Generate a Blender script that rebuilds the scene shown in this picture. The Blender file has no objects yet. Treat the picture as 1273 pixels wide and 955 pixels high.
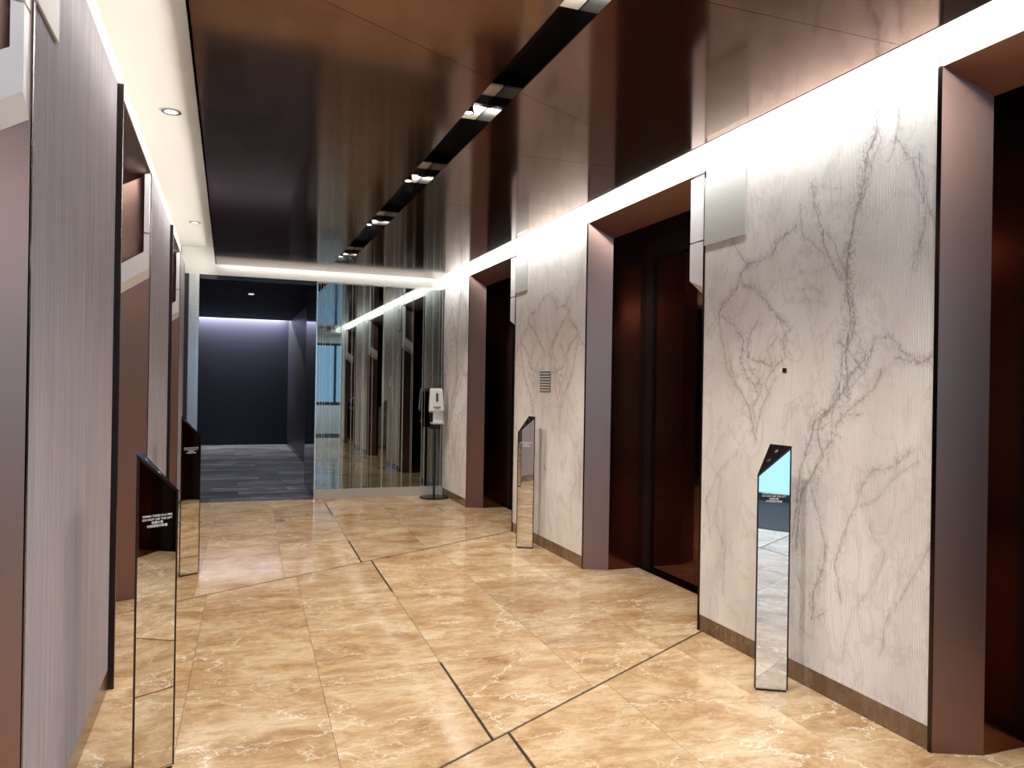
import bpy, bmesh, math, random
import numpy as np
from mathutils import Vector, Matrix

random.seed(7)
S = bpy.context.scene
COL = S.collection

# ------------------------------------------------------------------ camera
W, H, FPX = 1273, 955, 950.0
YAW, PITCH, ROLL, CX, CY = .3532, .0004, .0165, -1.74, 3.43
EYE = Vector((0, 0, 1.5))
fw = Vector((math.sin(YAW)*math.cos(PITCH), math.cos(YAW)*math.cos(PITCH), math.sin(PITCH)))
r0 = Vector((math.cos(YAW), -math.sin(YAW), 0)); u0 = r0.cross(fw)
rt = r0*math.cos(ROLL)+u0*math.sin(ROLL); up = u0*math.cos(ROLL)-r0*math.sin(ROLL)
cam = bpy.data.cameras.new('camera'); camo = bpy.data.objects.new('camera', cam); COL.objects.link(camo)
cam.sensor_width = 36; cam.lens = FPX/W*36; cam.shift_x = -CX/W; cam.shift_y = CY/W
cam.clip_start = .02; cam.clip_end = 200
camo.matrix_world = Matrix(((rt.x, up.x, -fw.x, EYE.x), (rt.y, up.y, -fw.y, EYE.y), (rt.z, up.z, -fw.z, EYE.z), (0, 0, 0, 1)))
S.camera = camo

# ------------------------------------------------------------------ world, view
wd = bpy.data.worlds.new('sky'); S.world = wd; wd.use_nodes = True
bg = wd.node_tree.nodes['Background']; bg.inputs[0].default_value = (.40, .70, 1.0, 1); bg.inputs[1].default_value = 1.6
S.view_settings.view_transform = 'Standard'; S.view_settings.look = 'None'
S.view_settings.gamma = 1; S.view_settings.use_curve_mapping = False
S.view_settings.exposure = 0.14

def pix_on_x(x, y, X):
    d = fw*FPX+rt*(x-CX-W/2)-up*(y-CY-H/2); return EYE+d*(X/d.x)

# measured setting (metres)
XR, XL = 2.777, -.528            # wall faces
HR, HL = 2.872, 2.942            # lift opening tops
ZC, ZW = 2.95, 3.17              # bronze ceiling, white cove ceiling
YE, Y0 = 10.2, -.10              # far glass line, rear end of the lobby
RIGHT = [(.73, 2.378), (4.077, 5.729), (7.43, 9.05)]
LEFT = [(.81, 2.454), (4.16, 5.847), (7.70, 9.21)]
CE_L, CE_R, CE_F = -.178, 2.612, 10.08   # bronze ceiling edges

def area(name, loc, rot, sx, sy, power, col, spread=180):
    l = bpy.data.lights.new(name, 'AREA'); l.shape = 'RECTANGLE'; l.size = sx; l.size_y = sy
    l.energy = power; l.color = col; l.spread = math.radians(spread)
    o = bpy.data.objects.new(name, l); COL.objects.link(o); o.location = loc; o.rotation_euler = rot
    return o
NEUT = (1, .985, .95)
R90 = math.pi/2
# the cove lighting: led lines along the edges of the bronze ceiling, shining at the walls
LYM, LYL = (Y0+CE_F)/2, CE_F-Y0-.1
area('cove_light_right', (CE_R+.012, LYM, 3.02), (0, -R90+.65, 0), .04, LYL, 66, (.96, 1, .985))
area('cove_light_left', (CE_L-.012, LYM, 3.02), (0, R90-.45, 0), .04, LYL, 29, (1, .975, .92))
area('cove_light_end', ((CE_L+CE_R)/2, CE_F+.012, 3.02), (R90, 0, 0), 2.7, .04, 3.2, NEUT)
area('corridor_wall_washer', (.2, 19.40, 3.15), (.12, 0, 0), 2.2, .08, 190, (.97, .97, 1))

# ------------------------------------------------------------------ materials
def mat(name, col, rough=.5, metal=0, **kw):
    m = bpy.data.materials.new(name); m.use_nodes = True
    b = m.node_tree.nodes['Principled BSDF']
    b.inputs['Base Color'].default_value = (*col, 1); b.inputs['Roughness'].default_value = rough; b.inputs['Metallic'].default_value = metal
    for k, v in kw.items(): b.inputs[k.replace('_', ' ')].default_value = v
    return m
def nn(m, t, **kw):
    n = m.node_tree.nodes.new(t)
    for k, v in kw.items(): setattr(n, k, v)
    return n
def lk(m, a, b): m.node_tree.links.new(a, b)
def bsdf(m): return m.node_tree.nodes['Principled BSDF']
def coords(m, scale, rnd=0, rot=0):
    tc = nn(m, 'ShaderNodeTexCoord'); mp = nn(m, 'ShaderNodeMapping'); mp.inputs['Scale'].default_value = scale; mp.inputs['Rotation'].default_value = (0, 0, rot)
    src = tc.outputs['Object']
    if rnd:
        oi = nn(m, 'ShaderNodeObjectInfo'); mu = nn(m, 'ShaderNodeMath', operation='MULTIPLY'); mu.inputs[1].default_value = rnd
        lk(m, oi.outputs['Random'], mu.inputs[0]); va = nn(m, 'ShaderNodeVectorMath', operation='ADD')
        lk(m, src, va.inputs[0]); lk(m, mu.outputs[0], va.inputs[1]); src = va.outputs[0]
    lk(m, src, mp.inputs[0]); return mp.outputs[0]
def noise(m, vec, scale, detail=4, rough=.55, dist=0):
    n = nn(m, 'ShaderNodeTexNoise'); n.inputs['Scale'].default_value = scale; n.inputs['Detail'].default_value = detail
    n.inputs['Roughness'].default_value = rough; n.inputs['Distortion'].default_value = dist
    lk(m, vec, n.inputs['Vector']); return n.outputs['Fac']
def ramp(m, fac, stops):
    r = nn(m, 'ShaderNodeValToRGB'); el = r.color_ramp.elements
    while len(el) < len(stops): el.new(.5)
    for e, (p, c) in zip(el, stops): e.position = p; e.color = (*c, 1)
    lk(m, fac, r.inputs[0]); return r.outputs[0]
def mix(m, a, b, fac, mode='MIX'):
    x = nn(m, 'ShaderNodeMix', data_type='RGBA', blend_type=mode)
    for s, v in ((x.inputs[6], a), (x.inputs[7], b), (x.inputs[0], fac)):
        if isinstance(v, (tuple, float, int)): s.default_value = (*v, 1) if isinstance(v, tuple) else v
        else: lk(m, v, s)
    return x.outputs[2]
def ridge(m, fac, width):
    a = nn(m, 'ShaderNodeMath', operation='SUBTRACT'); a.inputs[1].default_value = .5; lk(m, fac, a.inputs[0])
    b = nn(m, 'ShaderNodeMath', operation='ABSOLUTE'); lk(m, a.outputs[0], b.inputs[0])
    c = nn(m, 'ShaderNodeMapRange'); c.inputs['From Min'].default_value = 0; c.inputs['From Max'].default_value = width
    c.inputs['To Min'].default_value = 1; c.inputs['To Max'].default_value = 0; lk(m, b.outputs[0], c.inputs['Value']); return c.outputs[0]
def mulf(m, a, k):
    n = nn(m, 'ShaderNodeMath', operation='MULTIPLY'); lk(m, a, n.inputs[0])
    if isinstance(k, float): n.inputs[1].default_value = k
    else: lk(m, k, n.inputs[1])
    return n.outputs[0]

def stone_mat(name, dark, mid, light, vein, rough, rnd=40., vamt=.55, spec=.5):
    m = mat(name, mid, rough, Specular_IOR_Level=spec); v = coords(m, (1.0, 1.5, 1.0), rnd, .45)
    c = ramp(m, noise(m, v, 2.2, 14, .74, .35), [(.36, dark), (.48, mid), (.60, light)])
    sp = coords(m, (1.6, 4.4, 1.6), rnd*1.3, .45)
    c = mix(m, c, dark, mulf(m, ramp(m, noise(m, sp, 4.2, 14, .78, .4), [(.49, (0, 0, 0)), (.60, (1, 1, 1))]), .50))
    c = mix(m, c, light, mulf(m, ramp(m, noise(m, sp, 1.7, 10, .72, .3), [(.52, (0, 0, 0)), (.64, (1, 1, 1))]), .45))
    # fine pale crack network
    dn = nn(m, 'ShaderNodeTexNoise'); dn.inputs['Scale'].default_value = 3.0; dn.inputs['Detail'].default_value = 6; dn.inputs['Roughness'].default_value = .65; lk(m, v, dn.inputs['Vector'])
    ds = nn(m, 'ShaderNodeVectorMath', operation='SCALE'); ds.inputs['Scale'].default_value = .55; lk(m, dn.outputs['Color'], ds.inputs[0])
    da = nn(m, 'ShaderNodeVectorMath', operation='ADD'); lk(m, v, da.inputs[0]); lk(m, ds.outputs[0], da.inputs[1])
    for sc, wdt, amp, mlo, msc in ((1.1, .008, 1.0, .36, 1.3), (2.6, .014, .8, .44, 1.9), (6.0, .03, .5, .50, 2.6)):
        vo = nn(m, 'ShaderNodeTexVoronoi', feature='DISTANCE_TO_EDGE'); vo.inputs['Scale'].default_value = sc; lk(m, da.outputs[0], vo.inputs['Vector'])
        mr = nn(m, 'ShaderNodeMapRange'); mr.inputs['From Max'].default_value = wdt; mr.inputs['To Min'].default_value = 1; mr.inputs['To Max'].default_value = 0; lk(m, vo.outputs['Distance'], mr.inputs['Value'])
        msk = ramp(m, noise(m, v, msc, 3), [(mlo, (0, 0, 0)), (mlo+.16, (1, 1, 1))])
        c = mix(m, c, vein, mulf(m, mulf(m, mr.outputs[0], amp*vamt), msk))
    oi = nn(m, 'ShaderNodeObjectInfo'); mr = nn(m, 'ShaderNodeMapRange')
    mr.inputs['To Min'].default_value = .90; mr.inputs['To Max'].default_value = 1.08; lk(m, oi.outputs['Random'], mr.inputs['Value'])
    hs = nn(m, 'ShaderNodeHueSaturation'); lk(m, c, hs.inputs['Color']); lk(m, mr.outputs[0], hs.inputs['Value'])
    lk(m, hs.outputs[0], bsdf(m).inputs['Base Color']); return m

M = {}
M['floor_stone'] = stone_mat('polished tan marble', (.40, .22, .10), (.60, .40, .215), (.76, .58, .375), (1, .92, .76), .11, vamt=.95, spec=.32)
M['skirt_stone'] = stone_mat('brown marble skirting', (.11, .062, .032), (.17, .102, .055), (.24, .155, .09), (.50, .37, .25), .2, vamt=.4)
M['grout'] = mat('dark bronze inlay', (.045, .038, .034), .35, .3)

def marble_mat():
    m = mat('white veined marble', (.7, .65, .6), .42)
    at = nn(m, 'ShaderNodeVertexColor', layer_name='vein')
    sx = nn(m, 'ShaderNodeSeparateColor'); lk(m, at.outputs['Color'], sx.inputs[0])
    v = coords(m, (1, 1, .55)); base = ramp(m, noise(m, v, 2.2, 5, .55, .5), [(.3, (.66, .605, .58)), (.55, (.78, .735, .71)), (.75, (.84, .81, .79))])
    c = mix(m, base, (.50, .42, .36), mulf(m, ridge(m, noise(m, v, 3.2, 5, .6, 1.2), .03), .35))
    net = coords(m, (1, 1, .7)); c = mix(m, c, (.26, .22, .225), mulf(m, mulf(m, ridge(m, noise(m, net, 15., 7, .62, .9), .035), sx.outputs[2]), .9))
    c = mix(m, c, (.11, .09, .10), sx.outputs[0]); c = mix(m, c, (.42, .36, .36), sx.outputs[1])
    lk(m, c, bsdf(m).inputs['Base Color']); return m
M['marble'] = marble_mat()
def ribbed_mat():
    m = mat('mauve grey ribbed cladding', (.3, .26, .26), .55)
    v = coords(m, (40, 40, .8)); c = ramp(m, noise(m, v, 2.0, 4, .6), [(.3, (.275, .240, .268)), (.5, (.322, .285, .312)), (.72, (.385, .345, .370))])
    lk(m, c, bsdf(m).inputs['Base Color']); return m
M['ribbed'] = ribbed_mat()
def bronze_ceiling():
    m = mat('polished bronze ceiling', (.15, .07, .045), .11, .93)
    b = bsdf(m); b.inputs['Coat Weight'].default_value = .08; b.inputs['Coat Roughness'].default_value = .06
    v = coords(m, (1, 3, 1), 9.); c = ramp(m, noise(m, v, 1.5, 3), [(.3, (.205, .112, .075)), (.7, (.25, .138, .092))])
    lk(m, c, b.inputs['Base Color']); return m
M['ceiling'] = bronze_ceiling()
M['white'] = mat('white plaster', (.86, .85, .81), .6)
M['lantern'] = mat('white opal acrylic', (.88, .85, .88), .3)
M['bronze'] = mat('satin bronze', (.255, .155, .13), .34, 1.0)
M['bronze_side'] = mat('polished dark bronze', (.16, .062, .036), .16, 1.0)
M['door'] = mat('dark bronze mirror steel', (.13, .05, .03), .06, 1.0)
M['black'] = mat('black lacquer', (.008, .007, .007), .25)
M['blackgloss'] = mat('black glass', (.006, .006, .008), .06)
M['dark_trim'] = mat('dark metal trim', (.05, .04, .038), .22, 1.0)
M['steel'] = mat('brushed steel', (.55, .55, .54), .25, 1.0)
M['mirror'] = mat('mirror polished steel', (.80, .80, .79), .015, 1.0)
M['navy'] = mat('dark navy wall panel', (.0125, .0125, .022), .38)
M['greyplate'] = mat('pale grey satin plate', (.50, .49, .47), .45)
M['ink'] = mat('white lettering', (.85, .85, .85), .5)
M['plastic'] = mat('white plastic', (.82, .82, .80), .3)
M['plinth'] = mat('pale stone plinth', (.50, .46, .42), .3)
M['frame'] = mat('dark window frame', (.03, .032, .036), .4)
M['glass'] = mat('clear window glass', (.92, .97, 1), 0, 0, Transmission_Weight=1.0, IOR=1.02)
M['pale_floor'] = mat('pale polished stone', (.55, .55, .55), .08)
M['rear_carpet'] = mat('charcoal carpet', (.035, .036, .04), .9)
def emit(name, col, s):
    m = mat(name, (.8, .8, .8), .4); b = bsdf(m); b.inputs['Emission Color'].default_value = (*col, 1); b.inputs['Emission Strength'].default_value = s; return m
M['lamp'] = emit('lit lamp lens', (1, .96, .9), 14)
M['led'] = emit('fill panel glow', (1, .97, .92), 3)  # glow of the added hall fill panels
M['lamp_dim'] = emit('dim lamp lens', (1, .95, .9), 1.2)
def carpet_mat():
    m = mat('corridor carpet', (.03, .03, .035), .95)
    v = coords(m, (1.1, 7, 1), 30.); oi = nn(m, 'ShaderNodeObjectInfo')
    c = ramp(m, noise(m, v, 2.0, 4), [(.3, (.02, .02, .027)), (.52, (.06, .06, .072)), (.7, (.17, .17, .19))])
    t = ramp(m, oi.outputs['Random'], [(0, (.35, .35, .38)), (1, (1.5, 1.5, 1.55))])
    lk(m, mix(m, c, t, 1.0, 'MULTIPLY'), bsdf(m).inputs['Base Color']); return m
M['carpet'] = carpet_mat()
def line_glass():
    # grey mirror glass with fine upright frit lines at uneven distances (flat print on the pane)
    m = mat('line printed mirror glass', (.215, .24, .235), .006, 1.0)
    tc = nn(m, 'ShaderNodeTexCoord'); sp = nn(m, 'ShaderNodeSeparateXYZ'); lk(m, tc.outputs['Object'], sp.inputs[0])
    total = None
    for i, (pitch, off, wdt, amp) in enumerate(((.137, .03, .007, .42), (.191, .05, .007, .34), (.267, .0, .010, .42))):
        a = nn(m, 'ShaderNodeMath', operation='ADD'); a.inputs[1].default_value = off+5; lk(m, sp.outputs['X'], a.inputs[0])
        d = nn(m, 'ShaderNodeMath', operation='MODULO'); d.inputs[1].default_value = pitch; lk(m, a.outputs[0], d.inputs[0])
        l = nn(m, 'ShaderNodeMath', operation='LESS_THAN'); l.inputs[1].default_value = wdt; lk(m, d.outputs[0], l.inputs[0])
        k = nn(m, 'ShaderNodeMath', operation='MULTIPLY'); k.inputs[1].default_value = amp; lk(m, l.outputs[0], k.inputs[0])
        if total is None: total = k.outputs[0]
        else:
            x = nn(m, 'ShaderNodeMath', operation='MAXIMUM'); lk(m, total, x.inputs[0]); lk(m, k.outputs[0], x.inputs[1]); total = x.outputs[0]
    b2 = nn(m, 'ShaderNodeBsdfPrincipled'); b2.inputs['Base Color'].default_value = (.62, .62, .60, 1); b2.inputs['Roughness'].default_value = .4
    ms = nn(m, 'ShaderNodeMixShader'); lk(m, total, ms.inputs[0]); lk(m, bsdf(m).outputs[0], ms.inputs[1]); lk(m, b2.outputs[0], ms.inputs[2])
    lk(m, ms.outputs[0], m.node_tree.nodes['Material Output'].inputs['Surface']); return m
M['lineglass'] = line_glass()

# ------------------------------------------------------------------ mesh helpers
def link(name, me, m=None, parent=None, loc=None):
    o = bpy.data.objects.new(name, me); COL.objects.link(o)
    if m and me is not None and not me.materials: me.materials.append(M[m] if isinstance(m, str) else m)
    if parent: o.parent = parent
    if loc: o.location = loc
    return o
def tag(o, label=None, cat=None, group=None, kind=None):
    for k, v in (('label', label), ('category', cat), ('group', group), ('kind', kind)):
        if v: o[k] = v
    return o
def empty(name, loc=(0, 0, 0), rz=0):
    o = link(name, None, loc=loc); o.rotation_euler.z = rz; return o
class MB:
    def __init__(s): s.v = []; s.f = []
    def poly(s, pts, faces):
        n = len(s.v); s.v += [tuple(p) for p in pts]; s.f += [[n+i for i in f] for f in faces]; return s
    def box(s, x0, x1, y0, y1, z0, z1):
        p = [(x, y, z) for z in (z0, z1) for y in (y0, y1) for x in (x0, x1)]
        return s.poly(p, [(0, 2, 3, 1), (4, 5, 7, 6), (0, 1, 5, 4), (2, 6, 7, 3), (0, 4, 6, 2), (1, 3, 7, 5)])
    def loft(s, a, b, cap=True):
        n = len(a); f = [(i, (i+1) % n, n+(i+1) % n, n+i) for i in range(n)]
        if cap: f += [tuple(range(n-1, -1, -1)), tuple(range(n, 2*n))]
        return s.poly(list(a)+list(b), f)
    def prism(s, pts2, z0, z1): return s.loft([(x, y, z0) for x, y in pts2], [(x, y, z1) for x, y in pts2])
    def cyl(s, c, r, z0, z1, n=24, r2=None):
        r2 = r if r2 is None else r2
        ang = [2*math.pi*i/n for i in range(n)]
        return s.loft([(c[0]+r*math.cos(t), c[1]+r*math.sin(t), z0) for t in ang], [(c[0]+r2*math.cos(t), c[1]+r2*math.sin(t), z1) for t in ang])
    def ring(s, c, ri, ro, z0, z1, n=28):
        ang = [2*math.pi*i/n for i in range(n)]; P = []
        for r, z in ((ri, z0), (ro, z0), (ro, z1), (ri, z1)): P += [(c[0]+r*math.cos(t), c[1]+r*math.sin(t), z) for t in ang]
        f = [(k*n+i, k*n+(i+1) % n, ((k+1) % 4)*n+(i+1) % n, ((k+1) % 4)*n+i) for k in range(4) for i in range(n)]
        return s.poly(P, f)
    def mesh(s, name, bevel=0, smooth=False):
        me = bpy.data.meshes.new(name); me.from_pydata(s.v, [], s.f); bm = bmesh.new(); bm.from_mesh(me)
        bmesh.ops.recalc_face_normals(bm, faces=bm.faces)
        if bevel: bmesh.ops.bevel(bm, geom=list(bm.edges), offset=bevel, segments=2, affect='EDGES', profile=.5, clamp_overlap=True)
        bm.to_mesh(me); bm.free()
        if smooth:
            for p in me.polygons: p.use_smooth = True
        return me
    def build(s, name, m, parent=None, bevel=0, smooth=False, loc=None): return link(name, s.mesh(name, bevel, smooth), m, parent, loc)
def struct(o): o['kind'] = 'structure'; return o
def clip(poly, nx, ny, c):
    """keep the part of a convex polygon with nx*x + ny*y >= c"""
    out = []
    for i in range(len(poly)):
        a, b = poly[i], poly[(i+1) % len(poly)]; da = nx*a[0]+ny*a[1]-c; db = nx*b[0]+ny*b[1]-c
        if da >= 0: out.append(a)
        if (da >= 0) != (db >= 0): t = da/(da-db); out.append((a[0]+t*(b[0]-a[0]), a[1]+t*(b[1]-a[1])))
    return out
def parea(p): return abs(sum(p[i][0]*p[(i+1) % len(p)][1]-p[(i+1) % len(p)][0]*p[i][1] for i in range(len(p))))/2

# ------------------------------------------------------------------ floor of the lobby: marble pieces cut along slanting inlay lines
floor = struct(MB().box(-1.25, 3.45, Y0-1.2, YE, -.12, -.006).build('floor', 'grout'))
SL = .575; PER = 3.39
def dline(k): return 4.04-SL*XR+(PER*k if k < 1 else 3.415*k)     # Y = dline + SL * X
XJ = [-1.2, -.19, .435, 1.075, 1.73, 2.36, 3.42]
for k in range(-2, 3):
    c0, c1 = dline(k), dline(k+1); yc = c0+SL*1.1
    rows = [yc-2.2, yc+.94, yc+2.42, yc+6.]
    for r in range(3):
        for j in range(6):
            thick = .0075 if r in (0, 2) else .0012
            gl = thick if j == 3 else .0010; gr = thick if j == 2 else .0010
            slant = .0255
            y0, y1 = rows[r]+.0022, rows[r+1]-.0022
            xl = lambda y: XJ[j]+slant*(y-yc)*(0 < j)+gl
            xr = lambda y: XJ[j+1]+slant*(y-yc)*(j < 5)-gr
            p = [(xl(y0), y0), (xr(y0), y0), (xr(y1), y1), (xl(y1), y1)]
            p = clip(p, -SL, 1, c0+(.009 if k < 1 else .014)); p = clip(p, SL, -1, -(c1-(.009 if k < 0 else .014))) if p else p
            for a in ((0, 1, Y0-1.15), (0, -1, -(YE-.001))):
                if len(p) > 2: p = clip(p, *a)
            if len(p) > 2 and parea(p) > .004:
                MB().prism(p, -.02, 0).build('marble_tile', 'floor_stone', floor)

# ------------------------------------------------------------------ bronze ceiling: panels, light slot
SX0, SX1 = 1.155, 1.318; SY1 = 9.28
ceil = struct(MB().box(CE_L, SX0-.02, Y0, CE_F, ZC+.012, ZC+.04).box(SX1+.02, CE_R, Y0, CE_F, ZC+.012, ZC+.04).box(SX0-.02, SX1+.02, SY1+.02, CE_F, ZC+.012, ZC+.04)
              .build('ceiling', 'black'))
def cline(k): return 2.79+3.45*k
def cpanel(p):
    p2 = p
    if len(p2) > 2 and parea(p2) > .002: MB().prism(p2, ZC, ZC+.011).build('ceiling_panel', 'ceiling', ceil)
for (xa, xb, rows) in ((CE_L, SX0-.003, [Y0, .95, 4.38, 7.83, CE_F]), (SX1+.003, CE_R, [Y0, .95, 2.43, 4.46, 5.88, 7.9, CE_F])):
    for k in range(-2, 4):
        for a, b in zip(rows[:-1], rows[1:]):
            p = [(xa, a+.0015), (xb, a+.0015), (xb, b-.0015), (xa, b-.0015)]
            p = clip(p, -.55, 1, cline(k)+.0015)
            if len(p) > 2: p = clip(p, .55, -1, -(cline(k+1)-.0015))
            cpanel(p)
cpanel([(SX0, SY1+.002), (SX1, SY1+.002), (SX1, CE_F), (SX0, CE_F)])
# edge fascias with led lines
MB().box(CE_R-.012, CE_R, Y0, CE_F, ZC, 3.06).build('edge_fascia', 'white', ceil)
MB().box(CE_L, CE_L+.012, Y0, CE_F, ZC, 3.06).build('edge_fascia', 'white', ceil)
MB().box(CE_L, CE_R, CE_F-.012, CE_F, ZC, 3.06).build('edge_fascia', 'white', ceil)

DZ = .17; w = SX1-SX0
def chan(x0, x1, y0, y1, z0, z1, n, k): MB().box(SX0+x0, SX0+x1, y0, y1, ZC+z0, ZC+z1).build(n, k, ceil)
chan(-.015, 0, Y0+.01, SY1, .001, DZ, 'channel_side', 'blackgloss')
chan(w, w+.015, Y0+.01, SY1, .001, DZ, 'channel_side', 'blackgloss')
chan(-.015, w+.015, Y0+.01, SY1, DZ, DZ+.012, 'channel_top', 'black')
chan(-.015, w+.015, SY1, SY1+.012, .001, DZ, 'channel_end', 'black')
DLY = [1.10, 2.53, 3.92, 5.41, 7.05, 8.97]
ORD = ['sixth', 'fifth', 'fourth', 'third', 'second', 'first']
def downlight(y, n):
    d = empty('slot_spotlight', (SX0+w/2, y, ZC+.06))
    tag(d, n+' spotlight from the glass screen in the black ceiling channel', 'spotlight', 'spotlights in the ceiling channel')
    MB().box(-.078, .078, .012, .31, .035, .045).build('reflector', 'white', d)
    MB().box(-.078, .078, -.17, -.03, .050, .060).build('dim_patch_plate', 'greyplate', d)  # grey plate stands in for a dimly lit patch of the channel
    MB().box(-.078, .078, -.03, .012, .0, .060).build('cross_baffle', 'black', d)
    MB().ring((-.045, .05), .026, .032, -.03, .035).build('housing', 'black', d)
    MB().cyl((-.045, .05), .0255, -.027, -.01, 20).build('lens', 'lamp', d)
    l = bpy.data.lights.new('spotlight_beam', 'SPOT'); l.energy = 116; l.color = (1, .92, .81); l.spot_size = math.radians(128); l.spot_blend = .85; l.shadow_soft_size = .05
    lo = bpy.data.objects.new('spotlight_beam', l); COL.objects.link(lo); lo.parent = d; lo.location = (0, .05, -.06)
    g = area('spotlight_spill', (.02, .12, -.02), (math.pi, 0, 0), .05, .05, .7, (1, .95, .88)); g.parent = d
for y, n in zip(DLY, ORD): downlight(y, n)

# white cove ceiling above everything
cove = struct(MB().box(-1.3, 3.5, Y0-.05, YE+.1, ZW, ZW+.06).build('ceiling_cove', 'white'))

# recessed downlights in the white strip on the left
for y, lab in ((1.70, 'at the open end of the lobby'), (5.16, 'above the middle lift entrance'), (8.64, 'above the far lift entrance')):
    d = empty('ceiling_downlight', (-.36, y, ZW)); tag(d, 'round chrome downlight in the white cove '+lab, 'downlight')
    MB().ring((0, 0), .042, .058, -.008, .0).build('trim_ring', 'steel', d, smooth=False)
    MB().cyl((0, 0), .042, -.003, .0, 24).build('lens', 'lamp_dim', d)
    MB().box(-.042, .042, -.004, .004, -.006, -.003).build('lens_bar', 'steel', d)

# ------------------------------------------------------------------ right wall: piers, marble with upright flutes
def zoom_poly(pts, ox, oy, s): return [pix_on_x(ox+x/s, oy+y/s, XR).yz for x, y in pts]
Z1 = lambda *p: zoom_poly(p, 868, 80, 2.329)
Z2 = lambda *p: zoom_poly(p, 868, 440, 2.077)
VEINS = [(1., .010, Z1((525, 75), (522, 140), (515, 200), (490, 260), (478, 320), (465, 390), (452, 450), (438, 530), (430, 620), (430, 680), (440, 740), (435, 800), (430, 870), (428, 955))),
 (.8, .008, Z1((516, 90), (512, 150), (524, 220), (505, 280), (485, 350), (470, 400), (446, 480), (432, 560), (424, 640), (446, 700), (452, 780), (420, 850), (405, 940))),
 (.7, .007, Z1((583, 115), (577, 180), (570, 215), (545, 280))), (.8, .007, Z1((570, 210), (600, 250), (625, 270), (635, 310), (645, 380), (655, 420), (648, 480), (640, 530), (620, 590))),
 (.9, .007, Z1((335, 350), (342, 430), (357, 485), (362, 530), (395, 590), (425, 640), (430, 700))), (.5, .006, Z1((330, 350), (370, 355), (410, 365))),
 (.8, .007, Z1((285, 465), (255, 490), (230, 525), (205, 560), (165, 578), (145, 580), (125, 600), (130, 640), (160, 650), (200, 690), (240, 740), (265, 770))),
 (.7, .007, Z1((145, 580), (120, 555), (100, 520))), (.8, .008, Z1((125, 600), (115, 650), (75, 690), (60, 720), (100, 760), (130, 800), (125, 850), (140, 900), (170, 950))),
 (.8, .009, Z1((265, 770), (245, 800), (250, 850), (215, 880), (180, 860), (150, 850), (140, 820), (150, 780), (170, 740))),
 (.6, .008, Z1((60, 720), (65, 800), (80, 870), (105, 920), (120, 955))), (.5, .006, Z1((60, 720), (30, 770), (5, 800))),
 (.8, .008, Z1((405, 800), (440, 830), (470, 880), (500, 830), (520, 790), (550, 780), (580, 825), (620, 860), (650, 870), (685, 840))),
 (.6, .007, Z1((295, 400), (300, 480), (310, 500), (350, 540))), (.5, .006, Z1((290, 545), (325, 540), (360, 545))), (.45, .006, Z1((290, 600), (330, 608), (360, 600))),
 (.45, .006, Z1((285, 655), (320, 648), (360, 655))), (.45, .006, Z1((300, 690), (340, 685), (375, 695))), (.45, .006, Z1((100, 265), (120, 290), (150, 300))), (.4, .006, Z1((180, 240), (215, 225), (250, 215))),
 (.7, .007, Z1((640, 250), (655, 330), (660, 400), (685, 470))), (.6, .008, Z1((365, 490), (390, 510), (415, 560), (432, 600))), (.5, .008, Z1((440, 770), (470, 800), (455, 850), (480, 890), (440, 930))),
 (.6, .008, Z1((230, 790), (200, 830), (215, 880), (190, 930), (200, 955))), (.5, .007, Z1((110, 900), (150, 880), (185, 900), (160, 940))),
 (.9, .013, Z2((430, 0), (405, 40), (390, 60), (350, 130), (320, 150), (305, 200), (325, 260), (290, 320), (265, 360), (255, 440), (250, 500))),
 (.8, .011, Z2((350, 130), (300, 180), (280, 240), (260, 330), (250, 420), (240, 470))), (.7, .010, Z2((365, 60), (355, 110), (340, 170), (345, 220), (310, 270), (300, 310))),
 (.8, .008, Z2((295, 350), (310, 430), (330, 500), (320, 560), (295, 620), (290, 680), (320, 670))),
 (.7, .008, Z2((545, 245), (500, 290), (450, 300), (420, 340), (400, 400), (375, 470), (355, 540), (360, 600), (365, 640))), (.6, .008, Z2((560, 280), (520, 300), (460, 370), (400, 400))),
 (.6, .007, Z2((360, 150), (400, 160), (430, 150))), (.6, .007, Z2((345, 200), (370, 215))), (.7, .009, Z2((470, 40), (450, 90), (400, 130), (350, 180))),
 (.55, .008, Z2((600, 490), (560, 560), (530, 620), (490, 680), (470, 770))), (.7, .009, Z2((80, 20), (100, 80), (130, 150), (150, 220))), (.6, .008, Z2((130, 30), (160, 90), (140, 140), (150, 180))),
 (.6, .008, Z2((200, 60), (170, 120), (150, 200))), (.4, .010, Z2((20, 260), (60, 330), (40, 420), (70, 500), (60, 620))), (.4, .010, Z2((100, 260), (60, 300), (20, 380), (30, 470))), (.7, .007, Z2((510, 10), (550, 30), (600, 25))),
 (.35, .010, Z2((440, 440), (480, 520), (450, 600), (400, 660), (380, 740), (375, 800))), (.4, .010, Z2((250, 560), (275, 620), (260, 700), (300, 740)))]
def wob(y, z, a, ph):
    return a*(np.sin(9*y+13*z+ph)+.6*np.sin(31*y-17*z+2*ph)+.45*np.sin(57*z+23*y+3*ph)+.3*np.sin(131*z-91*y+ph)+.25*np.sin(211*y+173*z+ph))
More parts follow.
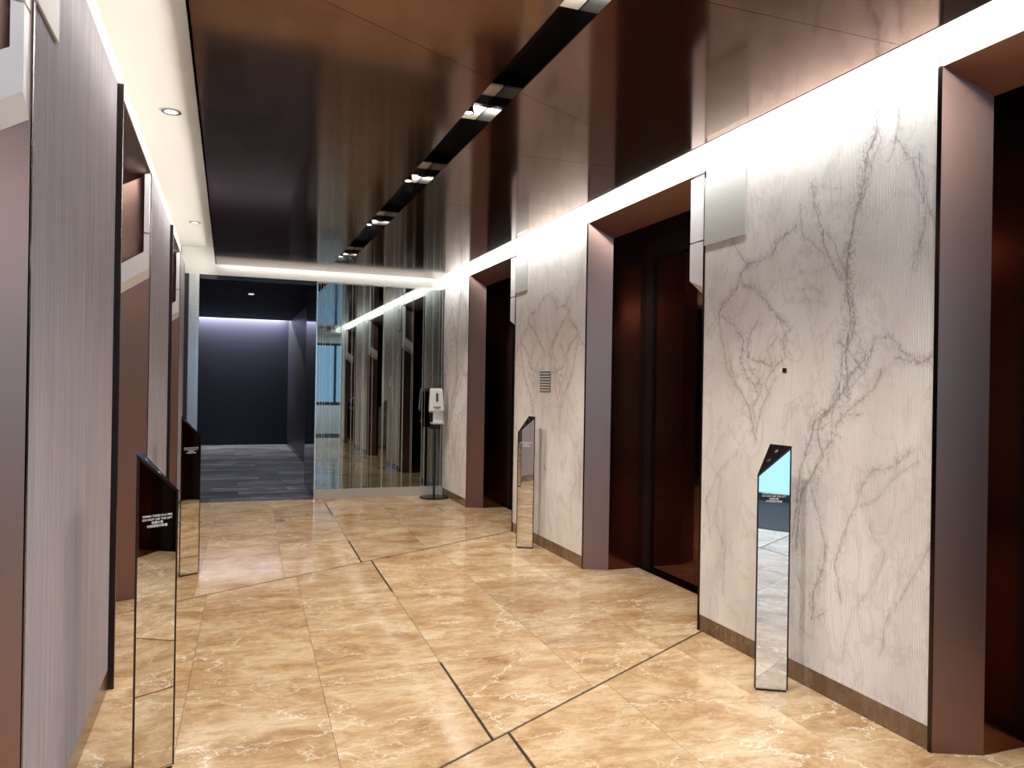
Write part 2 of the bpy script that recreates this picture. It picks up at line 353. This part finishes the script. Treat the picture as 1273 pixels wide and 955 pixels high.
def vein_field(Yg, Zg, fy):
    """distance to each vein line, in the frame of the traced slab; fy maps panel y to that frame"""
    y0 = fy(Yg); out = np.zeros_like(y0); halo = np.zeros_like(y0); wide = np.zeros_like(y0)
    y = y0+wob(y0, Zg, .0065, .4); z = Zg+wob(Zg, y0, .0065, 1.7)
    for amp, wd_, pl in VEINS:
        for (a, b) in zip(pl[:-1], pl[1:]):
            ax, az, bx, bz = a[0], a[1], b[0], b[1]; L2 = (bx-ax)**2+(bz-az)**2+1e-9
            sel = (y > min(ax, bx)-.12) & (y < max(ax, bx)+.12) & (z > min(az, bz)-.12) & (z < max(az, bz)+.12)
            if not sel.any(): continue
            ys, zs = y[sel], z[sel]; t = np.clip(((ys-ax)*(bx-ax)+(zs-az)*(bz-az))/L2, 0, 1)
            d = np.hypot(ys-ax-t*(bx-ax), zs-az-t*(bz-az))
            thin = .72+.28*np.sin(60*ys+47*zs)*np.sin(23*zs-31*ys)
            out[sel] = np.maximum(out[sel], amp*thin*np.exp(-(d/(wd_*.40))**2)*1.0)
            wide[sel] = np.maximum(wide[sel], amp**2*np.exp(-(d/(wd_*5))**2))
            halo[sel] = np.maximum(halo[sel], amp*.24*np.exp(-(d/(wd_*2.3))**2))
    return out, halo, wide
def fluted(name, y0, y1, z0, z1, xface, sgn, pitch, depth, nz, material, parent, fy=None, thick=.03):
    """cladding slab whose face is a row of upright half-round flutes; sgn -1: faces -X"""
    n = max(4, round((y1-y0)/pitch)); seg = 4; cols = n*seg+1
    ys = np.linspace(y0, y1, cols); ph = (np.arange(cols) % seg)/seg
    xs = xface-sgn*depth*(1-np.sin(ph*math.pi))
    zs = np.linspace(z0, z1, nz+1)
    Yg, Zg = np.meshgrid(ys, zs); Xg = np.broadcast_to(xs, Yg.shape)
    V = np.stack([Xg, Yg, Zg], -1).reshape(-1, 3)
    i = (np.arange(nz)[:, None]*cols+np.arange(cols-1)[None, :]).reshape(-1)
    Fq = np.stack([i, i+1, i+1+cols, i+cols], -1)
    back = xface-sgn*thick; nv = len(V)
    top = [nz*cols+k for k in range(cols)]; bot = list(range(cols))
    V2 = [(back, y0, z0), (back, y1, z0), (back, y1, z1), (back, y0, z1)]
    faces = Fq.tolist()+[[nv+3, nv+2]+top[::-1], [nv+1, nv]+bot, [nv, nv+3]+[r*cols for r in range(nz, -1, -1)], [nv+2, nv+1]+[r*cols+cols-1 for r in range(nz+1)]]
    me = bpy.data.meshes.new(name); me.from_pydata(V.tolist()+V2, [], faces)
    if fy is not None:
        ve, ha, wi = vein_field(Yg, Zg, fy); c = np.zeros((nv+4, 4)); c[:nv, 0] = ve.ravel(); c[:nv, 1] = ha.ravel(); c[:nv, 2] = wi.ravel(); c[:, 3] = 1
        at = me.color_attributes.new('vein', 'FLOAT_COLOR', 'POINT'); at.data.foreach_set('color', c.ravel())
    return link(name, me, material, parent)
bays_r = [(Y0, .73), (2.378, 4.077), (5.729, 7.43), (9.05, YE)]
bays_l = [(Y0, .81), (2.454, 4.16), (5.847, 7.70), (9.21, YE)]
wb = MB()
for a, b in bays_r: wb.box(XR+.032, 3.45, a+.012, b-.012, 0, ZW)
for a, b in RIGHT: wb.box(XR+.032, 3.45, a-.012, b+.012, HR+.02, ZW)
wb.box(3.45, 3.55, Y0, YE, -.1, ZW)
wall_r = struct(wb.build('wall_right', 'white'))
for a, b in RIGHT: MB().box(XR-.001, XR+.03, a-.006, b+.006, HR-.002, ZW).build('lintel_facing', 'white', wall_r)
for a, b in bays_r: MB().box(XR+.004, XR+.03, a+.006, b-.006, 2.915, ZW).build('cove_facing', 'white', wall_r)
TOPM = 2.914
fluted('marble_panel', 2.398, 3.262, .102, TOPM, XR, -1, .0125, .0042, 300, 'marble', wall_r, lambda y: y)
fluted('marble_panel', 3.264, 4.066, .102, TOPM, XR, -1, .0125, .0042, 300, 'marble', wall_r, lambda y: y)
fluted('marble_panel', 5.741, 6.58, .102, TOPM, XR, -1, .0165, .0045, 180, 'marble', wall_r, lambda y: 9.81-y)
fluted('marble_panel', 6.582, 7.419, .102, TOPM, XR, -1, .0165, .0045, 180, 'marble', wall_r, lambda y: y-3.35)
fluted('marble_panel', 9.062, YE-.01, .102, TOPM, XR, -1, .0165, .0045, 150, 'marble', wall_r, lambda y: y-6.7)
fluted('marble_panel', Y0+.012, .718, .102, TOPM, XR, -1, .0165, .0045, 100, 'marble', wall_r, lambda y: y+3.1)
wb = MB()
for a, b in bays_l: wb.box(-1.2, XL-.045, a+.012, b-.012, 0, ZW)
for a, b in LEFT: wb.box(-1.2, XL-.045, a-.012, b+.012, HL+.02, ZW)
wb.box(-1.3, -1.2, Y0, YE, -.1, ZW)
wall_l = struct(wb.build('wall_left', 'white'))
for a, b in LEFT: MB().box(XL-.044, XL+.001, a-.006, b+.006, HL-.002, HL+.02).build('lintel_facing', 'white', wall_l)
for a, b in bays_l: fluted('ribbed_panel', a+.02, b-.02, .10, HL, XL, 1, .026, .007, 24, 'ribbed', wall_l, thick=.044)
# skirtings
for side, bays, X0_, X1_ in (('right', bays_r, XR+.004, XR+.031), ('left', bays_l, XL-.044, XL-.001)):
    root = struct(empty('baseboard_'+side))
    for a, b in bays: MB().box(X0_, X1_, a+.012, b-.012, 0, .1).build('skirting_piece', 'skirt_stone', root)
# dark corner trims on both edges of every wall bay
tr = struct(empty('trim_1'))
for bays, x0, x1, zt, k in ((bays_r, XR-.004, XR+.032, HR, 'dark_trim'), (bays_l, XL-.044, XL+.004, HL, 'dark_trim')):
    for a, b in bays:
        if a > Y0: MB().box(x0, x1, a, a+.019, 0, zt).build('corner_trim', k, tr)
        if b < YE: MB().box(x0, x1 if x0 > 0 else x1+.022, b-.011 if x0 > 0 else b-.019, b, 0, zt).build('corner_trim', k, tr)

# ------------------------------------------------------------------ lift entrances
def plate(p, n, t):
    m = MB(); n = Vector(n); return m.loft([Vector(q) for q in p], [Vector(q)+n*t for q in p])
def lift(loc, rz, w, ht, label):
    """local frame: x into the wall, y along it, wall face at x = 0"""
    e = empty('lift_entrance', loc, rz); tag(e, label, 'elevator', 'lift entrances of the lobby')
    hw = w/2; ch, dep, dz = .085, .19, .13; iw = hw-ch; zi = ht-dz; D = .52
    for s in (-1, 1):
        plate([(0, s*hw, 0), (dep, s*iw, 0), (dep, s*iw, zi), (0, s*hw, ht)], (.0, s, 0), .018).build('splayed_jamb', 'bronze', e)
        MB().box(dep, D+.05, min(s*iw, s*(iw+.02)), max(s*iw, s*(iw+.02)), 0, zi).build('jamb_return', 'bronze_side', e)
        MB().box(D-.012, D+.012, min(s*iw, s*(iw-.10)), max(s*iw, s*(iw-.10)), 0, zi-.002).build('door_frame', 'black', e)
        dp = MB().box(D+.014, D+.05, .0012 if s > 0 else -(iw-.08), (iw-.08) if s > 0 else -.0012, .006, zi-.16).build('door_panel', 'door', e)
    plate([(.003, -hw, ht-.003), (.003, hw, ht-.003), (dep, iw, zi), (dep, -iw, zi)], (0, 0, 1), .018).build('splayed_header', 'bronze', e)
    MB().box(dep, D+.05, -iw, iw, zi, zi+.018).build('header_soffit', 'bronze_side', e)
    MB().box(D-.012, D+.012, -(iw-.10), iw-.10, zi-.16, zi-.002).build('shade_strip', 'black', e)  # black strip put in for the shade at the top of the recess
    MB().box(D-.05, D+.013, -(iw-.0), iw, .0005, .006).build('door_sill', 'dark_trim', e)
    MB().box(D+.06, D+.10, -hw-.05, hw+.05, -.05, ht).build('shaft_back', 'black', e)
    return e
LR = ['bronze lift entrance at the open end of the marble wall', 'bronze lift entrance between the two wide marble bays', 'bronze lift entrance in the marble wall nearest the sanitiser stand']
LL = ['bronze lift entrance at the open end of the mauve ribbed wall', 'middle bronze lift entrance in the mauve ribbed wall', 'bronze lift entrance in the ribbed wall nearest the dark corridor']
def lantern(loc, rz, w, ht, prot, label):
    """opal L-shaped lamp box standing off the jamb on the right-hand side of a lift"""
    e = empty('lift_lantern', loc, rz); tag(e, label, 'lift lantern', 'white lanterns beside the lifts')
    hw = w/2; zb = ht-.725; sp = ht-.43
    def slab(prof):
        a = [(x, -hw+.006+.0855*x/.19, z) for x, z, s in prof]; b = [(x, -hw+prot+.35*x*(prot < .1), z+.055*s) for x, z, s in prof]
        return MB().loft(a, b)
    slab([(.002, ht-.02, 0), (.002, sp+.005, 0), (.032, sp+.005, 0), (.032, ht-.03, 0)]).build('upper_section', 'lantern', e)
    slab([(.002, sp-.005, 0), (.002, zb, 1), (.168, zb-.125, 1), (.168, zb+.01, 1), (.032, zb+.11, 1), (.032, sp-.005, 0)]).build('lower_section', 'lantern', e)
    return e
NR = ['at the open end of the marble wall', 'between the two wide marble bays', 'in the marble wall nearest the sanitiser stand']
NL = ['at the open end of the ribbed wall', 'in the middle of the ribbed wall', 'in the ribbed wall nearest the dark corridor']
for i, (a, b) in enumerate(RIGHT):
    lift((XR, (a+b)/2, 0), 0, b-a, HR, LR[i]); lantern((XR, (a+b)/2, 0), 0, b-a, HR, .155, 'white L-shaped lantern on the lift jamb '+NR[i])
for i, (a, b) in enumerate(LEFT):
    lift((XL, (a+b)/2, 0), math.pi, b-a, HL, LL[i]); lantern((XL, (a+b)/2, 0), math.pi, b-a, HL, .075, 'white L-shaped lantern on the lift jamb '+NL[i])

# ------------------------------------------------------------------ far end: glass wall, opening, corridor
OP0, OP1, GT = -.36, 1.066, 2.835
we = MB().box(-1.3, 3.55, YE+.03, YE+.12, GT+.03, 3.35)
we.box(-1.3, OP0-.19, YE+.03, YE+.12, -.1, GT+.03).box(OP1+.02, 3.55, YE+.03, YE+.12, -.1, GT+.03)
wall_e = struct(we.build('wall_end', 'white'))
MB().box(XL-.04, XR+.03, YE, YE+.029, GT, ZW).build('header_band', 'white', wall_e)
pane = tag(link('glass_screen', None), 'grey mirror glass screen with fine upright white lines', 'glass screen')
pane.location = (OP1, YE, 0)
MB().box(0.004, XR-OP1-.004, .012, .028, .125, GT-.02).build('pane', 'lineglass', pane)
MB().box(0, XR-OP1-.003, .0, .028, GT-.02, GT-.001).build('top_rail', 'steel', pane)
MB().box(-.012, .003, -.006, .03, .0, GT-.001).build('end_rail', 'steel', pane)
MB().box(.004, XR-OP1-.004, -.02, .028, .001, .124).build('plinth', 'plinth', pane)
post = empty('door_post', (OP0-.18, YE, 0)); tag(post, 'grey steel post framing the dark corridor opening', 'post')
MB().box(0, .06, -.01, .028, 0, GT-.001).build('outer_face', 'frame', post)
MB().box(.062, .13, -.03, .028, 0, GT-.001).build('middle_face', 'steel', post)
MB().box(.132, .18, -.045, .028, 0, GT-.001).build('inner_face', 'steel', post)
hd = struct(MB().box(OP0, OP1, YE+.0, YE+.028, GT-.055, GT-.001).build('trim_2', 'dark_trim'))

YB = 19.55; CXR, CXL = 1.36, -1.0; ZK = 3.02
cfloor = struct(MB().box(-1.25, 1.6, YE+.0005, YB+.1, -.12, -.008).build('floor_corridor', 'rear_carpet'))
MB().box(-1.2, 1.5, YE+.001, YE+.03, -.008, .002).build('threshold', 'dark_trim', cfloor)
yy = YE+.032; r = 0
while yy < YB:
    y2 = min(yy+.33, YB); x = -1.2-.33*(r % 3)
    while x < 1.4:
        a, b = max(x, -1.2), min(x+1.0, 1.4)
        if b-a > .02: MB().box(a+.001, b-.001, yy+.001, y2-.001, -.008, 0).build('carpet_plank', 'carpet', cfloor)
        x += 1.0
    yy += .33; r += 1
struct(MB().box(-1.3, 1.6, YB, YB+.1, -.1, 3.4).build('wall_back', 'navy'))
struct(MB().box(CXL-.1, CXL, YE+.121, YB, 0, 3.4).build('wall_corridor_left', 'navy'))
struct(MB().box(CXR, CXR+.1, YE+.121, YB, 0, 3.4).build('wall_corridor_right', 'navy'))
bs = struct(MB().box(CXL, CXR, YB-.015, YB, 0, .09).box(CXR-.015, CXR, YE+.13, YB-.015, 0, .09).build('baseboard_corridor', 'black'))
kc = struct(MB().box(CXL, CXR, YE+.121, 18.9, ZK, ZK+.06).box(-1.3, 1.6, YE+.121, YB, 3.35, 3.4).build('ceiling_corridor', 'navy'))
sl = MB(); y = YE+1.2
while y < 18.8: sl.box(CXL+.001, CXR-.001, y, y+.07, ZK-.03, ZK); y += .2
tag(sl.build('ceiling_slats', 'navy', kc), kind='stuff')
ret = tag(MB().box(OP1+.002, OP1+.016, YE+.031, 11.7, .002, GT).build('glass_return', 'blackgloss'), 'black glass side panel lining the corridor opening', 'glass panel')
for y, l in ((11.3, 'just inside the dark corridor opening'), (13.6, 'further along the dark corridor ceiling')):
    d = empty('corridor_downlight', (.33, y, ZK)); tag(d, 'tiny round downlight '+l, 'downlight')
    MB().ring((0, 0), .045, .065, -.035, -.03).build('trim_ring', 'steel', d); MB().cyl((0, 0), .045, -.034, -.0, 20).build('lens', 'lamp_dim', d)
    l_ = bpy.data.lights.new('corridor_lamp', 'SPOT'); l_.energy = 150; l_.color = (.9, .94, 1); l_.spot_size = math.radians(85); l_.spot_blend = 1; l_.shadow_soft_size = .04
    g = bpy.data.objects.new('corridor_lamp', l_); COL.objects.link(g); g.location = (0, 0, -.05); g.parent = d

# ------------------------------------------------------------------ mirror totems
def text_mesh(body, size):
    cu = bpy.data.curves.new('t', 'FONT'); cu.body = body; cu.size = size; cu.align_x = 'CENTER'; cu.space_line = 1.15; cu.extrude = .0002
    o = bpy.data.objects.new('t', cu); COL.objects.link(o); bpy.context.view_layer.update()
    me = bpy.data.meshes.new_from_object(o.evaluated_get(bpy.context.evaluated_depsgraph_get())); bpy.data.objects.remove(o); return me
TXT = text_mesh('WHEN THERE IS A FIRE\nDO NOT USE THE LIFT\n\u5982\u9047\u706b\u8b66\n\u5207\u52ff\u4f7f\u7528\u5347\u964d\u6a5f', .0112)
def totem(loc, rz, label):
    e = empty('mirror_totem', loc, rz); tag(e, label, 'totem', 'mirror totems in front of the walls')
    R = .096; vs = [Vector((R*math.cos(t), R*math.sin(t), 0)) for t in (0, -2*math.pi/3, 2*math.pi/3)]   # A towards the lobby, B and C towards the wall
    zt = lambda p: 1.075+(1.228-1.075)*(R-p.x)/(1.5*R)
    ins = [v*.975 for v in vs]
    MB().loft([(v.x, v.y, .012) for v in ins], [(v.x, v.y, zt(v)-.004) for v in ins]).build('core', 'black', e)
    MB().prism([(v.x*.9, v.y*.9) for v in vs], 0, .012).build('base', 'black', e)
    for i, j in ((0, 1), (1, 2), (2, 0)):
        a, b = vs[i], vs[j]; d = (b-a).normalized(); n = Vector((d.y, -d.x, 0)); n = n if n.dot(a+b) > 0 else -n
        q0, q1 = a+d*.010, b-d*.010; q0 = q0-n*.0012; q1 = q1-n*.0012
        MB().loft([q0+Vector((0, 0, .016)), q1+Vector((0, 0, .016)), q1+Vector((0, 0, zt(q1)-.012)), q0+Vector((0, 0, zt(q0)-.012))],
                  [q0+n*.0012+Vector((0, 0, .016)), q1+n*.0012+Vector((0, 0, .016)), q1+n*.0012+Vector((0, 0, zt(q1)-.012)), q0+n*.0012+Vector((0, 0, zt(q0)-.012))]).build('mirror_face', 'mirror', e)
        if (i, j) != (1, 2):
            c = (a+b)/2+n*.0006; o = link('lettering', TXT, 'ink', e)
            xax = Vector((0, 0, 1)).cross(n) ; o.matrix_local = Matrix(((xax.x, 0, n.x, c.x), (xax.y, 0, n.y, c.y), (0, 1, 0, .985), (0, 0, 0, 1)))
            MB().loft([q0+n*.001+Vector((0, 0, .012)), q1+n*.001+Vector((0, 0, .012)), q1+n*.003+Vector((0, 0, .012)), q0+n*.003+Vector((0, 0, .012))],
                      [q0+n*.001+Vector((0, 0, .018)), q1+n*.001+Vector((0, 0, .018)), q1+n*.003+Vector((0, 0, .018)), q0+n*.003+Vector((0, 0, .018))]).build('foot_strip', 'steel', e)
    tp = MB().loft([(v.x, v.y, zt(v)-.004) for v in vs], [(v.x, v.y, zt(v)) for v in vs]).build('top_panel', 'blackgloss', e)
    sl_ = math.atan((1.228-1.075)/(1.5*R))
    for k, px in enumerate((-.02, .025)):
        b = MB().ring((0, 0), .007, .010, 0, .002, 20).build('call_button', 'steel', tp); b.location = (px, 0, zt(Vector((px, 0, 0)))); b.rotation_euler = (0, sl_, 0)
    return e
totem((-.271, 3.233, 0), 0, 'mirror totem before the ribbed wall bay between the first and middle lifts')
totem((-.290, 6.440, 0), 0, 'mirror totem before the ribbed wall between the middle and far lifts')
totem((2.589, 3.167, 0), math.pi, 'mirror totem before the wide marble bay with the big forked vein')
totem((2.630, 6.665, 0), math.pi, 'mirror totem before the marble bay with the grey call panel')

# ------------------------------------------------------------------ small things
# blank plates high on the wall beside the lifts
def sign(x, y0, y1, z0, z1, label):
    s = -1 if x > 0 else 1
    tag(MB().box(min(x, x+s*.008), max(x, x+s*.008), y0, y1, z0, z1).build('lift_sign_plate', 'greyplate', bevel=.001), label, 'sign plate', 'grey plates high on the lobby walls')
sign(XR-.001, 3.66, 4.062, 2.40, 2.825, 'blank pale grey plate high on the wide marble bay with the forked vein')
sign(XR-.001, 7.09, 7.41, 2.47, 2.82, 'blank pale grey plate high on the marble bay with the call panel')
sign(XL+.001, 2.475, 2.76, 2.56, 2.90, 'blank pale grey plate high on the ribbed wall')
cp = empty('call_panel', (XR, 6.585, 1.555)); tag(cp, 'small grey ridged call panel on the marble wall', 'call panel')
MB().box(-.01, -.0005, -.125, .125, -.095, .095).build('back_plate', 'steel', cp)
for k in range(7): MB().box(-.014, -.0105, -.115, .115, -.088+k*.026, -.072+k*.026).build('ridge', 'greyplate', cp)
ks = tag(MB().box(XR-.008, XR-.0005, 3.30, 3.325, 1.60, 1.625).build('button_remnant', 'black', bevel=.001), 'tiny black square remnant of an erased call button on the wide marble bay', 'mark')  # stands in for the leftover trace of an erased call button

st = empty('sanitiser_stand', (2.605, 9.955, 0)); tag(st, 'white hand sanitiser dispenser on a black stand with round base', 'dispenser')
MB().cyl((0, 0), .20, 0, .012, 40).cyl((0, 0), .195, .012, .02, 40, .17).build('base', 'black', st)
MB().cyl((0, .02), .016, .02, 1.05, 16).build('pole', 'black', st)
MB().box(-.075, .075, .012, .03, .92, 1.42).build('back_plate', 'black', st)
bd = MB().loft([(-.10, -.075, 1.16), (.10, -.075, 1.16), (.10, .01, 1.14), (-.10, .01, 1.14)], [(-.085, -.05, 1.46), (.085, -.05, 1.46), (.085, .01, 1.47), (-.085, .01, 1.47)]).build('dispenser_body', 'plastic', st, bevel=.018, smooth=False)
MB().box(-.012, .012, -.074, -.066, 1.29, 1.40).build('level_window', 'black', bd, bevel=.002)
MB().box(-.05, .05, -.078, -.070, 1.215, 1.222).box(-.035, .035, -.079, -.072, 1.195, 1.20).build('print_lines', 'frame', bd)
MB().box(-.035, .10, -.01, .01, .985, 1.15).build('drip_back', 'plastic', st, bevel=.004)
MB().loft([(-.06, -.09, .99), (.10, -.09, .99), (.10, .01, .99), (-.06, .01, .99)], [(-.07, -.10, 1.012), (.10, -.10, 1.012), (.10, .01, 1.012), (-.07, .01, 1.012)]).build('drip_tray', 'plastic', st, bevel=.003)

# ------------------------------------------------------------------ the open hall behind the camera with its daylight window
RX0, RX1, RY = -3.2, 6.8, -3.4
struct(MB().box(RX0, RX1, -1.3, Y0+.0, -.12, -.008).build('floor_hall', 'pale_floor'))
struct(MB().box(RX0, RX1, RY-.2, -1.3, -.12, 0).build('floor_hall_carpet', 'rear_carpet'))
struct(MB().box(RX0, RX1, RY-.2, Y0-.051, 3.0, 3.1).build('ceiling_hall', 'white'))
struct(MB().box(RX0-.1, RX0, RY-.2, Y0, -.1, 3.2).build('wall_hall_left', 'white'))
struct(MB().box(RX1, RX1+.1, RY-.2, Y0, -.1, 3.2).build('wall_hall_right', 'white'))
struct(MB().box(RX0-.1, XL-.045, Y0-.05, Y0-.001, -.1, 3.3).box(XR+.032, RX1+.1, Y0-.05, Y0-.001, -.1, 3.3).box(XL-.045, XR+.032, Y0-.05, Y0-.001, 2.86, 3.3).build('wall_front', 'white'))
win = struct(empty('window_1', (0, RY, 0)))
MB().box(RX0, RX1, -.15, 0, 2.75, 3.0).build('head', 'white', win)
MB().box(1.75, RX1, -.15, .25, 0, .85).build('sill_bench', 'white', win)
x = RX0
while x < RX1-.1:
    x2 = min(x+1.25, RX1); z0 = 0.0 if x < 1.7 else .85
    MB().box(x-.035, x+.035, -.09, -.02, z0, 2.75).build('mullion', 'frame', win)
    MB().box(x+.036, x2-.036, -.09, -.02, z0, z0+.10).build('bottom_rail', 'frame', win)
    MB().box(x+.036, x2-.036, -.09, -.02, 2.68, 2.749).build('top_rail', 'frame', win)
    MB().box(x+.036, x2-.036, -.06, -.05, z0+.101, 2.679).build('window_pane', 'glass', win)
    x = x2

for i, px in enumerate((-.6, 1.6, 3.8)):  # glowing panels added to send soft cool fill light into the lobby
    d = empty('hall_fill_panel', (px, -1.8, 3.0)); tag(d, ('first', 'second', 'third')[i]+' added fill light panel from the left wall of the hall', 'fill light', 'added fill panels of the hall')
    MB().box(-.32, .32, -.62, .62, -.02, -.0005).build('frame', 'white', d); MB().box(-.30, .30, -.60, .60, -.024, -.02).build('diffuser', 'led', d)
    g = area('hall_fill_light', (0, 0, -.03), (0, 0, 0), .58, 1.18, 70, (.72, .86, 1)); g.parent = d
